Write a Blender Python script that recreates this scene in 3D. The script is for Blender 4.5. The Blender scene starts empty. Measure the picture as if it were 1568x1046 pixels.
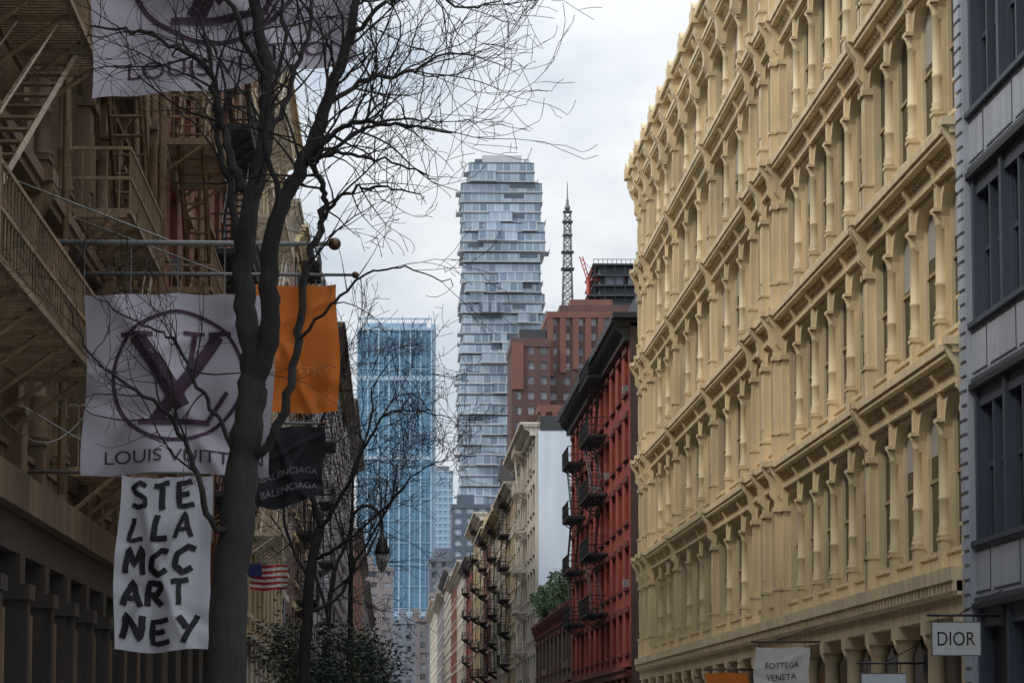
import bpy, bmesh, math, random
from mathutils import Vector, Matrix, noise
R = random.Random(7)
scene = bpy.context.scene
COL = scene.collection
# ------------------------------------------------------------------ materials
def newmat(name):
    m = bpy.data.materials.new(name); m.use_nodes = True
    nt = m.node_tree; b = nt.nodes["Principled BSDF"]
    return m, nt, b
def N(nt, t, **kw):
    n = nt.nodes.new(t)
    for k, v in kw.items():
        if k in n.inputs: n.inputs[k].default_value = v
        else: setattr(n, k, v)
    return n
def mat(name, col, rough=0.7, var=0.25, scale=0.6, streak=0.25, bump=0.0, metal=0.0, tint=None, spec=0.5, trans=0.0):
    m, nt, b = newmat(name)
    L = nt.links.new
    tc = N(nt, "ShaderNodeTexCoord")
    n1 = N(nt, "ShaderNodeTexNoise"); n1.inputs["Scale"].default_value = scale; n1.inputs["Detail"].default_value = 8
    L(tc.outputs["Object"], n1.inputs["Vector"])
    mp = N(nt, "ShaderNodeMapping"); mp.inputs["Scale"].default_value = (3.0, 3.0, 0.25)
    L(tc.outputs["Object"], mp.inputs["Vector"])
    n2 = N(nt, "ShaderNodeTexNoise"); n2.inputs["Scale"].default_value = scale*2.2; n2.inputs["Detail"].default_value = 5
    L(mp.outputs[0], n2.inputs["Vector"])
    r1 = N(nt, "ShaderNodeMapRange"); r1.inputs["From Min"].default_value = .3; r1.inputs["From Max"].default_value = .7
    r1.inputs["To Min"].default_value = 1-var; r1.inputs["To Max"].default_value = 1+var*0.5
    L(n1.outputs["Fac"], r1.inputs["Value"])
    r2 = N(nt, "ShaderNodeMapRange"); r2.inputs["From Min"].default_value = .35; r2.inputs["From Max"].default_value = .65
    r2.inputs["To Min"].default_value = 1-streak; r2.inputs["To Max"].default_value = 1.0
    L(n2.outputs["Fac"], r2.inputs["Value"])
    mu = N(nt, "ShaderNodeMath", operation="MULTIPLY"); L(r1.outputs[0], mu.inputs[0]); L(r2.outputs[0], mu.inputs[1])
    vm = N(nt, "ShaderNodeVectorMath", operation="SCALE"); vm.inputs[0].default_value = col
    L(mu.outputs[0], vm.inputs["Scale"]); L(vm.outputs[0], b.inputs["Base Color"])
    b.inputs["Roughness"].default_value = rough; b.inputs["Metallic"].default_value = metal
    b.inputs["Specular IOR Level"].default_value = spec
    if bump > 0:
        n3 = N(nt, "ShaderNodeTexNoise"); n3.inputs["Scale"].default_value = scale*25; n3.inputs["Detail"].default_value = 4
        L(tc.outputs["Object"], n3.inputs["Vector"])
        bp = N(nt, "ShaderNodeBump"); bp.inputs["Strength"].default_value = bump; bp.inputs["Distance"].default_value = .02
        L(n3.outputs["Fac"], bp.inputs["Height"]); L(bp.outputs[0], b.inputs["Normal"])
    if trans > 0:
        tr = N(nt, "ShaderNodeBsdfTranslucent"); L(vm.outputs[0], tr.inputs["Color"])
        ms = N(nt, "ShaderNodeMixShader"); ms.inputs[0].default_value = trans
        L(b.outputs[0], ms.inputs[1]); L(tr.outputs[0], ms.inputs[2]); L(ms.outputs[0], nt.nodes["Material Output"].inputs["Surface"])
    return m
def panelmat(name, c1, c2, mortar, w, h, ms, rough=0.3, offset=0.0, metal=0.0, bias=0.0, var=.2, nscale=.05, spec=.5):
    m, nt, b = newmat(name); L = nt.links.new
    tc = N(nt, "ShaderNodeTexCoord"); s = N(nt, "ShaderNodeSeparateXYZ"); L(tc.outputs["Object"], s.inputs[0])
    a = N(nt, "ShaderNodeMath", operation="ADD"); L(s.outputs[0], a.inputs[0]); L(s.outputs[1], a.inputs[1])
    c = N(nt, "ShaderNodeCombineXYZ"); L(a.outputs[0], c.inputs[0]); L(s.outputs[2], c.inputs[1])
    br = N(nt, "ShaderNodeTexBrick", offset=offset)
    br.inputs["Color1"].default_value = (*c1, 1); br.inputs["Color2"].default_value = (*c2, 1); br.inputs["Mortar"].default_value = (*mortar, 1)
    br.inputs["Scale"].default_value = 1; br.inputs["Brick Width"].default_value = w; br.inputs["Row Height"].default_value = h
    br.inputs["Mortar Size"].default_value = ms; br.inputs["Mortar Smooth"].default_value = 0.0; br.inputs["Bias"].default_value = bias
    L(c.outputs[0], br.inputs["Vector"])
    n1 = N(nt, "ShaderNodeTexNoise"); n1.inputs["Scale"].default_value = nscale; n1.inputs["Detail"].default_value = 6
    L(tc.outputs["Object"], n1.inputs["Vector"])
    r1 = N(nt, "ShaderNodeMapRange"); r1.inputs["From Min"].default_value = .3; r1.inputs["From Max"].default_value = .7
    r1.inputs["To Min"].default_value = 1-var; r1.inputs["To Max"].default_value = 1+var
    L(n1.outputs["Fac"], r1.inputs["Value"])
    vm = N(nt, "ShaderNodeVectorMath", operation="SCALE"); L(br.outputs["Color"], vm.inputs[0]); L(r1.outputs[0], vm.inputs["Scale"])
    L(vm.outputs[0], b.inputs["Base Color"])
    b.inputs["Roughness"].default_value = rough; b.inputs["Metallic"].default_value = metal
    b.inputs["Specular IOR Level"].default_value = spec
    return m
M = {}
M['cream'] = mat("cream_cast_iron", (.80,.65,.40), .6, .16, .35, .24, .15)
M['creamd'] = mat("cream_window_frame", (.46,.36,.20), .6, .15, .5, .2)
M['glass'] = mat("window_glass", (.02,.022,.026), .12, .3, .4, 0, spec=.5)
M['glassw'] = mat("dim_window_glass", (.022,.02,.018), .3, .3, .4, 0, spec=.25)
M['glassd'] = mat("dark_store_glass", (.015,.015,.016), .2, .3, .4, 0, spec=.3)
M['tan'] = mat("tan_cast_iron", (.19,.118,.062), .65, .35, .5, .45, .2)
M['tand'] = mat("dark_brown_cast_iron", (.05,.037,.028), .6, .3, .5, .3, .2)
M['tanfe'] = mat("tan_painted_steel", (.30,.20,.105), .6, .4, 1.5, .4, .1)
M['slate'] = mat("slate_blue_cast_iron", (.065,.08,.112), .5, .15, .5, .15)
M['slatel'] = mat("pale_blue_panel", (.44,.47,.52), .5, .12, .5, .2)
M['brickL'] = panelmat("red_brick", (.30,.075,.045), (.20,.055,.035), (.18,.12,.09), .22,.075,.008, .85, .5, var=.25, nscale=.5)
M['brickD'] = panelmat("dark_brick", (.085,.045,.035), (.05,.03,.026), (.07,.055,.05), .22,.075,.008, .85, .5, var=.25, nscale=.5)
M['redpaint'] = mat("red_painted_masonry", (.34,.058,.034), .75, .32, .4, .38, .1)
M['reddk'] = mat("dark_red_trim", (.16,.035,.024), .7, .25, .4, .3)
M['black'] = mat("black_painted_iron", (.018,.018,.019), .5, .2, 2, .1)
M['whitewall'] = mat("pale_stucco", (.68,.76,.84), .8, .08, .15, .12)
M['ivory'] = mat("ivory_stone", (.66,.60,.50), .8, .2, .3, .3)
M['yelst'] = mat("yellow_stone", (.58,.46,.27), .8, .2, .3, .3)
M['grayst'] = mat("grey_stone", (.30,.29,.29), .8, .2, .3, .3)
M['brownst'] = mat("brown_stone", (.16,.11,.085), .8, .2, .3, .3)
M['pinkbr'] = mat("pale_red_brick", (.34,.12,.08), .8, .2, .3, .3)
M['roof'] = mat("roof_tar", (.06,.06,.06), .9, .2, .3, 0)
M['bark'] = mat("tree_bark", (.030,.025,.022), .9, .45, 5, .35, .6)
M['flag'] = mat("lavender_white_cloth", (.42,.39,.435), .85, .1, 1.2, .05, trans=.2)
M['logo'] = mat("plum_print", (.045,.02,.04), .85, .1, 2, 0)
M['whitecl'] = mat("white_cloth", (.56,.56,.60), .85, .1, 1.2, .05, trans=.2)
M['shade'] = mat("roller_blind", (.40,.37,.32), .85, .1, 1.2, .05)
M['ink'] = mat("black_ink", (.012,.012,.014), .8, .1, 2, 0)
M['orange'] = mat("orange_cloth", (.76,.22,.035), .85, .12, 1.2, .1, trans=.35)
M['orangel'] = mat("pale_orange_print", (.78,.29,.08), .85, .1, 2, 0)
M['blackcl'] = mat("black_cloth", (.02,.02,.024), .9, .2, 2, .1)
M['printg'] = mat("grey_print", (.18,.18,.20), .85, .1, 2, 0)
M['signw'] = mat("white_sign_paint", (.70,.70,.68), .6, .05, 2, .05)
M['steel'] = mat("grey_pole_paint", (.16,.16,.15), .5, .2, 2, .1)
M['bronze'] = mat("bronze_ball", (.12,.07,.035), .35, .2, 3, 0, metal=.6)
M['leaf'] = mat("dark_leaf", (.026,.042,.020), .6, .5, 3, 0)
M['leafg'] = mat("green_leaf", (.05,.10,.032), .6, .5, 2, 0)
M['asphalt'] = mat("asphalt", (.05,.05,.052), .9, .3, .6, 0, .3)
M['concrete'] = mat("pavement_concrete", (.30,.29,.27), .9, .2, .8, 0, .2)
M['ground'] = mat("ground", (.14,.13,.12), .95, .2, .01, 0)
M['paint'] = mat("road_marking_paint", (.75,.75,.72), .7, .15, 2, 0)
M['jglass'] = panelmat("tower_pale_glass", (.38,.47,.56), (.17,.24,.32), (.52,.56,.60), 3.1,4.1,.18, .2, 0, .2, 0, .3, .03)
M['jslab'] = mat("tower_slab_concrete", (.55,.57,.59), .7, .1, .1, .1)
M['jdark'] = mat("tower_dark_panel", (.10,.13,.17), .4, .2, .1, .1)  # recess shade put into the colour, used on flat panels
M['bglass'] = panelmat("blue_curtain_wall", (.15,.29,.41), (.10,.22,.33), (.17,.31,.43), 2.9,4.0,.25, .22, 0, .15, 0, .28, .015)
M['bfin'] = mat("pale_blue_fin", (.36,.48,.58), .5, .1, .05, 0)
M['bfin2'] = mat("mid_blue_fin", (.21,.34,.45), .5, .1, .05, 0)
M['bdark'] = mat("dark_blue_panel", (.06,.11,.17), .5, .1, .05, 0)  # plain dark blue for the panels near the tower top
M['bglass2'] = panelmat("haze_tinted_blue_wall", (.28,.41,.53), (.22,.35,.47), (.36,.48,.58), 3.2,4.0,.4, .4, 0, 0, 0, .1, .015)  # paler blue: distance haze mixed into the panel colours
M['tbrick'] = mat("tower_brown_brick", (.13,.075,.07), .85, .2, .05, .15)
M['tbrickr'] = mat("tower_rust_brick", (.21,.098,.075), .85, .2, .05, .15)
M['twin'] = panelmat("tower_window", (.10,.11,.13), (.42,.44,.48), (.2,.2,.2), 3.3,3.8,.1, .3, 0, 0, -.2, .2, .1)
M['haze'] = mat("haze_tinted_masonry", (.26,.23,.23), .85, .15, .05, .1)  # distance haze painted into the base colour, no volume
M['haze2'] = mat("haze_tinted_blue_masonry", (.22,.25,.30), .85, .15, .05, .1)  # bluish distance haze painted into the base colour
M['crane'] = mat("crane_red_paint", (.50,.10,.07), .6, .1, .3, 0)
M['flagred'] = mat("flag_red", (.42,.02,.03), .8, .1, 2, 0)
M['flagblue'] = mat("flag_blue", (.02,.03,.14), .8, .1, 2, 0)
M['lampglass'] = mat("lamp_glass", (.35,.35,.33), .3, .1, 2, 0)
M['rubber'] = mat("paint_grey_dark", (.05,.055,.06), .6, .2, 1, .1)
# ------------------------------------------------------------------ mesh builder
class MB:
    def __init__(s): s.v=[]; s.f=[]; s.m=[]; s.sm=[]; s.mats=[]
    def mi(s, k):
        if k not in s.mats: s.mats.append(k)
        return s.mats.index(k)
    def face(s, idx, k, smooth=False): s.f.append(idx); s.m.append(s.mi(k)); s.sm.append(smooth)
    def box(s, x0,x1,y0,y1,z0,z1,k):
        if x0>x1: x0,x1=x1,x0
        if y0>y1: y0,y1=y1,y0
        if z0>z1: z0,z1=z1,z0
        b=len(s.v)
        s.v += [(x0,y0,z0),(x1,y0,z0),(x1,y1,z0),(x0,y1,z0),(x0,y0,z1),(x1,y0,z1),(x1,y1,z1),(x0,y1,z1)]
        for q in ((0,3,2,1),(4,5,6,7),(0,1,5,4),(1,2,6,5),(2,3,7,6),(3,0,4,7)): s.face([b+i for i in q],k)
    def lathe(s, cx, cy, rings, n, k):
        b=len(s.v)
        for z,r in rings:
            for i in range(n):
                a=2*math.pi*i/n; s.v.append((cx+r*math.cos(a),cy+r*math.sin(a),z))
        for j in range(len(rings)-1):
            for i in range(n):
                i2=(i+1)%n; s.face([b+j*n+i,b+j*n+i2,b+(j+1)*n+i2,b+(j+1)*n+i],k,True)
        s.face([b+i for i in range(n)][::-1],k); s.face([b+(len(rings)-1)*n+i for i in range(n)],k)
    def prism(s, pa, pb, k):
        n=len(pa); b=len(s.v); s.v += list(pa)+list(pb)
        s.face([b+i for i in range(n)],k); s.face([b+n+i for i in range(n)][::-1],k)
        for i in range(n):
            j=(i+1)%n; s.face([b+j,b+i,b+n+i,b+n+j],k)
    def tube(s, pts, rad, n, k, cap=True):
        pts=[Vector(p) for p in pts]
        if not hasattr(rad,'__len__'): rad=[rad]*len(pts)
        b=len(s.v); prev=None
        for i,p in enumerate(pts):
            d=(pts[min(i+1,len(pts)-1)]-pts[max(i-1,0)])
            if d.length<1e-6: d=Vector((0,0,1))
            d.normalize()
            if prev is None:
                a=Vector((1,0,0)) if abs(d.x)<.8 else Vector((0,1,0)); u=d.cross(a).normalized()
            else:
                u=(prev-d*prev.dot(d)); u = u.normalized() if u.length>1e-5 else d.orthogonal().normalized()
            prev=u; w=d.cross(u)
            for j in range(n):
                t=2*math.pi*j/n; q=p+(u*math.cos(t)+w*math.sin(t))*rad[i]; s.v.append(tuple(q))
        for i in range(len(pts)-1):
            for j in range(n):
                j2=(j+1)%n; s.face([b+i*n+j,b+i*n+j2,b+(i+1)*n+j2,b+(i+1)*n+j],k,n>4)
        if cap:
            s.face([b+j for j in range(n)][::-1],k); s.face([b+(len(pts)-1)*n+j for j in range(n)],k)
    def sphere(s,c,r,k,n=12):
        rings=[(c[2]-r*math.cos(math.pi*i/n), max(r*math.sin(math.pi*i/n),.001)) for i in range(n+1)]
        s.lathe(c[0],c[1],rings,n,k)
    def obj(s, name, parent=None):
        me=bpy.data.meshes.new(name); me.from_pydata(s.v,[],s.f)
        for k in s.mats: me.materials.append(M[k])
        me.polygons.foreach_set("material_index", s.m); me.polygons.foreach_set("use_smooth", s.sm)
        me.update(); o=bpy.data.objects.new(name,me); COL.objects.link(o)
        if parent:
            o.parent=parent; o.matrix_parent_inverse=Matrix.Translation(-parent.location)
        return o
def empty(name, loc):
    e=bpy.data.objects.new(name,None); e.location=loc; e.empty_display_size=.5; COL.objects.link(e); return e
class FB(MB):
    """builder in facade coordinates: u along the street, d outward from the facade, z up"""
    def __init__(s, side, X): super().__init__(); s.s=side; s.X=X
    def fb(s,u0,u1,d0,d1,z0,z1,k): s.box(s.X+s.s*d0,s.X+s.s*d1,u0,u1,z0,z1,k)
    def arch(s,poly,d0,d1,k):
        s.prism([(s.X+s.s*d0,u,z) for u,z in poly],[(s.X+s.s*d1,u,z) for u,z in poly],k)
    def cons(s,poly,u0,u1,k):
        s.prism([(s.X+s.s*d,u0,z) for d,z in poly],[(s.X+s.s*d,u1,z) for d,z in poly],k)
    def col(s,u,d,rings,n,k): s.lathe(s.X+s.s*d,u,rings,n,k)
    def ft(s,pts,r,n,k): s.tube([(s.X+s.s*d,u,z) for u,d,z in pts],r,n,k)
# ------------------------------------------------------------------ cast-iron facade
def corner(u,z,su,Rr):
    pts=[(u,z)]
    for i in range(7):
        a=math.pi/2*i/6
        pts.append((u+su*(Rr-Rr*math.sin(a)), z-Rr+Rr*math.cos(a)))
    return pts
CON=lambda d0,D,zt,h:[(d0,zt),(d0+D,zt),(d0+D,zt-h*.18),(d0+D*.82,zt-h*.34),(d0+D*.55,zt-h*.5),(d0+D*.45,zt-h*.7),(d0+D*.5,zt-h*.88),(d0+D*.25,zt-h),(d0,zt-h)]
def cast_iron(B,u0,u1,levels,nb,k,kg,kf,off=0.0,pier=(),rnd=.14,deep=.34,ledge=.36):
    mod=(u1-u0)/nb
    for fi in range(len(levels)-1):
        z0,z1=levels[fi],levels[fi+1]
        o=off
        B.fb(u0,u1,-deep-.06,-deep,z0,z1-.9,kg)
        B.fb(u0,u1,-deep,o+.02,z1-.80,z1-.36,k)
        B.fb(u0,u1,o+.022,o+.07,z1-.80,z1-.73,k)
        B.fb(u0,u1,-.3,o+ledge*.30,z1-.36,z1-.29,k)
        B.fb(u0,u1,-.3,o+ledge*.85,z1-.29,z1-.17,k)
        B.fb(u0,u1,-.3,o+ledge,z1-.17,z1,k)
        nd=int((u1-u0)/.42)
        for i in range(nd):
            uu=u0+(i+.3)*(u1-u0)/nd
            B.fb(uu,uu+.16,o+.02,o+ledge*.28,z1-.46,z1-.364,k)
        B.fb(u0,u1,-deep,o-.10,z0,z0+.42,k)
        B.fb(u0,u1,-deep,o-.05,z0+.42,z0+.50,k)
        for i in range(nb+1):
            u=u0+i*mod
            isp=i in pier or i==0 or i==nb
            w=.42 if isp else .19
            B.fb(max(u-w,u0-.1),min(u+w,u1+.1),-deep,o-.15,z0+.50,z1-.80,k)
            zc0=z0+.85; zc1=z1-1.45
            if isp:
                ua,ub=max(u-.36,u0-.05),min(u+.36,u1+.05)
                B.fb(ua,ub,o-.15,o+.12,z0+.0,z0+.85,k)
                B.fb(ua-.03,ub+.03,o-.15,o+.16,z0+.85,z0+.93,k)
                B.fb(ua+.06,ub-.06,o-.15,o+.06,z0+.93,z1-1.5,k)
                B.fb(ua+.18,ub-.18,o+.06,o+.09,z0+1.3,z1-1.9,k)
                B.fb(ua-.02,ub+.02,o-.15,o+.13,z1-1.5,z1-1.36,k)
                B.fb(ua+.04,ub-.04,o-.15,o+.08,z1-1.36,z1-.80,k)
                B.cons(CON(o+.0,ledge+.10,z1-.003,1.15),ua+.12,ub-.12,k)
                B.fb(ua,ub,o,o+ledge+.11,z1-.13,z1+.05,k)
            else:
                B.fb(u-.22,u+.22,o-.15,o+.05,z0+.0,z0+.72,k)
                B.fb(u-.25,u+.25,o-.15,o+.08,z0+.72,z0+.80,k)
                h=zc1-zc0
                B.col(u,o-.09,[(z0+.80,rnd*1.35),(z0+.86,rnd*1.4),(z0+.92,rnd*1.1),(z0+.98,rnd*1.22),(z0+1.04,rnd),
                    (zc0+h*.30,rnd*1.0),(zc0+h*.31,rnd*1.12),(zc0+h*.335,rnd*1.12),(zc0+h*.345,rnd*.97),
                    (zc1-.30,rnd*.86),(zc1-.28,rnd*1.0),(zc1-.23,rnd*.88),(zc1-.08,rnd*1.3),(zc1,rnd*1.45)],12,k)
                B.fb(u-.25,u+.25,o-.15,o+.11,zc1,zc1+.09,k)
                B.fb(u-.18,u+.18,o-.15,o+.03,zc1+.09,z1-.80,k)
                B.cons(CON(o+.0,ledge*.55,z1-.363,.5),u-.10,u+.10,k)
        for i in range(nb):
            ua=u0+i*mod; ub=ua+mod
            rr=min(1.0,(mod-.5)*.42)
            B.arch(corner(ua+.19,z1-.82,1,rr),-deep,o-.06,k)
            B.arch(corner(ub-.19,z1-.82,-1,rr),-deep,o-.06,k)
            B.fb(ua+.19,ub-.19,-deep,o-.08,z1-.92,z1-.80,k)
            for uu in (ua+.27,ub-.27):
                B.fb(uu-.06,uu+.06,-deep,-deep+.09,z0+.50,z1-.92,k)
            mid=(ua+ub)/2
            B.fb(ua+.33,ub-.33,-deep,-deep+.05,z0+.50,z0+.62,kf)
            B.fb(mid-.06,mid+.06,-deep,-deep+.08,z0+.62,z1-.92,kf)
            zz=(z0+z1)/2-.2
            B.fb(ua+.33,ub-.33,-deep,-deep+.05,zz,zz+.08,kf)
            if R.random()<.25: B.fb(ua+.34,ub-.34,-deep,-deep+.012,zz+.08+R.random()*.8,z1-.92,'shade')
# ------------------------------------------------------------------ ordinary facade building
def building(name,side,X,u0,u1,H,nf,nb,k,kt,g=4.6,depth=16,kc=None,cd=.7,fe=None,fek='black',pw=.44,arch=False,glass='glass',gk=None):
    e=empty(name,(X-side*depth/2,(u0+u1)/2,0)); B=FB(side,X); kc=kc or kt
    B.fb(u0,u1,-depth,-.32,0,H-.05,k)
    W=FB(side,X)
    bw=(u1-u0)/nb; fh=(H-g-.9)/nf
    pwid=bw*pw
    for i in range(nb+1):
        c=u0+i*bw; a=max(u0,c-pwid/2); b=min(u1,c+pwid/2)
        B.fb(a,b,-.32,0,g,H-.9,k)
        B.fb(a+.05,b-.05,-.32,.08,0,g-.5,gk or kt)
    B.fb(u0,u1,-.32,0,H-.9,H,k)
    B.fb(u0,u1,-.32,.22,g-.5,g-.01,gk or kt)
    B.fb(u0,u1,-.32,.35,g-.15,g-.005,gk or kt)
    for i in range(nb):
        a=u0+i*bw+pwid/2; b=u0+(i+1)*bw-pwid/2
        W.fb(a,b,-.32,-.28,0,g-.5,'glassd')
        for f in range(nf):
            z=g+f*fh
            B.fb(a,b,-.32,-.02,z,z+fh*.22,k)
            B.fb(a-.1,b+.1,-.02,.14,z+fh*.22-.14,z+fh*.22,kt)
            B.fb(a,b,-.32,-.015,z+fh*.84,z+fh,k)
            B.fb(a-.12,b+.12,0.002,.12,z+fh*.84,z+fh*.84+.28,kt)
            W.fb(a,b,-.32,-.28,z+fh*.22,z+fh*.84,glass)
            m=(a+b)/2; zm=z+fh*.53
            W.fb(a,b,-.28,-.2,zm,zm+.07,kt); W.fb(a,a+.08,-.28,-.2,z+fh*.22,z+fh*.84,kt); W.fb(b-.08,b,-.28,-.2,z+fh*.22,z+fh*.84,kt)
            if R.random()<.35: W.fb(a+.08,b-.08,-.28,-.26,zm+.07,z+fh*.84,'signw')
            if R.random()<.12: W.fb(m-.35,m+.35,-.26,.2,z+fh*.22,z+fh*.22+.42,'grayst')
    C=FB(side,X)
    C.fb(u0-.05,u1+.05,-.3,cd*.35,H-1.0,H-.85,kc)
    C.fb(u0-.1,u1+.1,-.5,cd*.8,H-.25,H-.08,kc); C.fb(u0-.15,u1+.15,-.5,cd,H-.08,H+.12,kc)
    n=max(2,int((u1-u0)/.9))
    for i in range(n+1):
        u=u0+.15+i*(u1-u0-.3)/n; C.cons(CON(0,cd*.75,H-.253,.75),u-.11,u+.11,kc)
    B.fb(u0+.3,u1-.3,-depth+.3,-1,H-.05,H+.02,'roof')
    B.obj("walls",e); W.obj("windows",e); C.obj("cornice",e)
    if fe:
        F=FB(side,X); fire_escape(F,fe[0],fe[1],[g+f*fh+.35*0 for f in range(1,nf+1)] if len(fe)<3 else fe[2],fek); F.obj("fire_escape",e)
    return e
def fire_escape(F,u0,u1,zs,k,dep=1.1,det=1):
    for j,z in enumerate(zs):
        F.fb(u0,u1,.02,.08,z-.08,z,k); F.fb(u0,u1,dep-.06,dep,z-.08,z,k)
        F.fb(u0,u0+.06,.08,dep-.06,z-.08,z,k); F.fb(u1-.06,u1,.08,dep-.06,z-.08,z,k)
        n=int((u1-u0)/.16)
        for i in range(1,n): F.fb(u0+i*(u1-u0)/n-.03,u0+i*(u1-u0)/n+.03,.08,dep-.06,z-.04,z-.005,k)
        nn=max(2,int((u1-u0)/1.6))
        for i in range(nn+1):
            u=u0+.03+i*(u1-u0-.06)/nn
            F.ft([(u,.05,z-.75),(u,dep-.1,z-.06)],.035,4,k)
            F.fb(u-.03,u+.03,.08,dep-.06,z-.14,z-.081,k)
        for zz in (z+.45,z+.92):
            F.fb(u0,u1,dep-.04,dep,zz,zz+.05,k)
            F.fb(u0,u0+.04,.05,dep-.04,zz,zz+.05,k); F.fb(u1-.04,u1,.05,dep-.04,zz,zz+.05,k)
        n=int((u1-u0)/.3)
        for i in range(n+1):
            u=u0+.01+i*(u1-u0-.04)/n; F.fb(u,u+.02,dep-.03,dep-.01,z,z+.92,k)
        n=5
        for i in range(1,n):
            d=i*dep/n
            for u in (u0+.01,u1-.03): F.fb(u,u+.02,d,d+.02,z,z+.92,k)
        if j+1<len(zs):
            z2=zs[j+1]; a,b=(u0+.7,u1-.7)
            if j%2: a,b=b,a
            for d in (.3,.82): F.ft([(a,d,z),(b,d,z2)],.045,4,k)
            for d in (.3,.82): F.ft([(a,d,z+.8),(b,d,z2+.8)],.02,4,k)
            m=int((z2-z)/.26)
            for i in range(1,m):
                t=i/m; u=a+(b-a)*t; F.fb(u-.09,u+.09,.3,.82,z+(z2-z)*t-.015,z+(z2-z)*t+.015,k)
    z=zs[0]
    for u in (u0+.4,u0+.8): F.fb(u,u+.05,dep+.01,dep+.05,z-2.2,z+1,k)
    for i in range(10): F.fb(u0+.45,u0+.8,dep+.015,dep+.045,z-2.1+i*.3,z-2.07+i*.3,k)
# ================================================================== GROUND
g=MB(); g.box(-4000,4000,-600,6000,-.5,0,'ground'); g.obj("ground")
g=MB(); g.box(-1.1,8.0,-60,1400,.0,.004,'asphalt'); g.box(-60,-9,157,163.5,.0,.004,'asphalt'); g.box(-9,-1.1,157,163.5,0,.0045,'asphalt'); g.box(8.0,60,157,163.5,.0,.0045,'asphalt'); g.obj("road")
g=MB()
for y in range(-50,1300,9): g.box(3.4,3.52,y,y+3,.008,.009,'paint')
for i in range(10): g.box(-.6+i*.85,-.2+i*.85,152.5,156,.008,.009,'paint')
g.obj("road_markings")
def walk(x0,x1,kx):
    g=MB()
    for a,b in ((-60,156.5),(164,1300)):
        g.box(x0,x1,a,b,0,.14,'concrete'); g.box(kx,kx+.15,a,b,0,.145,'grayst')
        y=a
        while y<min(b,200): g.box(x0+.0,x1,y,y+.012,.1401,.1415,'rubber'); y+=1.5
    return g
walk(-5,-1.25,-1.25).obj("pavement"); walk(8.15,12,8.0).obj("pavement.001")
# ================================================================== CREAM CAST IRON BUILDING (right)
U0=67.4
LV=[5.0,9.75,14.4,19.1,23.6,27.6]
e=empty("cream_cast_iron_building",(19,112,0))
B=FB(-1,12); B.fb(U0,156,-16,-.41,0,28.2,'cream'); B.fb(U0+.3,155.7,-15.5,-1,28.2,28.3,'roof'); B.obj("core_walls",e)
segs=[(U0,81.5,4,.0,()),(81.5,99.5,5,.0,()),(99.5,106,2,.20,(1,)),(106,121,3,.05,()),(121,137,3,.05,()),(137,150,3,.05,()),(150,156,2,.12,(1,))]
for i,(a,b,nb,off,pier) in enumerate(segs):
    B=FB(-1,12); cast_iron(B,a,b,LV,nb,'cream','glassw','creamd',off,pier); B.obj("facade_bay",e)
B=FB(-1,12)
B.fb(U0,156,-.41,-.37,0,4,'glassd')
B.fb(U0,156,-.37,.18,4.0,4.4,'cream'); B.fb(U0,156,-.37,.30,4.4,4.7,'cream'); B.fb(U0,156,-.37,.42,4.7,4.99,'cream')
u=U0
while u<156:
    B.fb(u,u+.22,.18,.38,4.48,4.699,'cream'); u+=.5
u=U0+.4
while u<156:
    B.col(u,-.05,[(0,.30),(.4,.30),(.45,.22),(3.4,.2),(3.5,.27),(3.7,.32)],12,'cream'); B.fb(u-.4,u+.4,-.33,.24,3.7,4.0,'cream'); u+=4.3
B.obj("storefront",e)
B=FB(-1,12)
B.fb(U0,156.05,-.5,.25,27.6,27.85,'cream'); B.fb(U0,156.1,-.5,.55,28.15,28.33,'cream'); B.fb(U0,156.15,-.5,.68,28.33,28.55,'cream'); B.fb(U0,156,-.5,.15,27.85,28.15,'cream')
for (a,b,nb,off,pier) in segs:
    mod=(b-a)/nb
    for i in range(nb*2+1):
        u=a+i*mod/2; big=(i%2==0)
        if i==nb*2 and b<155: continue
        w=.34 if big else .17
        B.cons(CON(.0,.66 if big else .5,28.147,1.9 if big else 1.1),u-w,u+w,'cream')
        if big:
            B.fb(u-.45,u+.45,0.25,.80,28.1,28.62,'cream')
            pts=[(u-.5,28.62)]+[(u-.5*math.cos(t*math.pi/8),28.62+.32*math.sin(t*math.pi/8)) for t in range(1,8)]+[(u+.5,28.62)]
            B.arch(pts,.4,.75,'cream')
B.obj("roof_cornice",e)
# ================================================================== SLATE BUILDING (far right)
UE=U0-.02
e=empty("slate_blue_cast_iron_building",(19,55,0))
B=FB(-1,12)
B.fb(40,UE,-16,-.30,0,27.9,'slate')
lv=[4.3,8.8,13.2,17.7,22.1]
B.fb(40,UE,-.30,-.26,0,27.5,'glassw')
for z in lv:
    B.fb(40,UE-.7,-.26,.02,z,z+1.05,'slatel'); B.fb(40,UE-.7,-.26,.12,z+1.05,z+1.15,'slate'); B.fb(40,UE-.7,-.26,.07,z-.12,z,'slate'); B.fb(40,UE-.7,-.26,.12,z-.24,z-.12,'black')
    B.fb(40,UE-.7,-.26,-.05,z-.6,z-.24,'slate')
    u=40.
    while u<66.5:
        a,b=u+.2,min(u+2.95,UE-.72)
        B.fb(a,b,.02,.035,z+.10,z+.13,'slate'); B.fb(a,b,.02,.035,z+.94,z+.97,'slate'); B.fb(a,a+.04,.02,.035,z+.13,z+.94,'slate')
        u+=3.1
    u=40.3
    while u<66.5:
        B.fb(u,u+.03,.02,.035,z+.05,z+.08,'slate'); B.fb(u,u+.03,.02,.035,z+.99,z+1.02,'slate'); u+=.25
u=UE-.9
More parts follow.
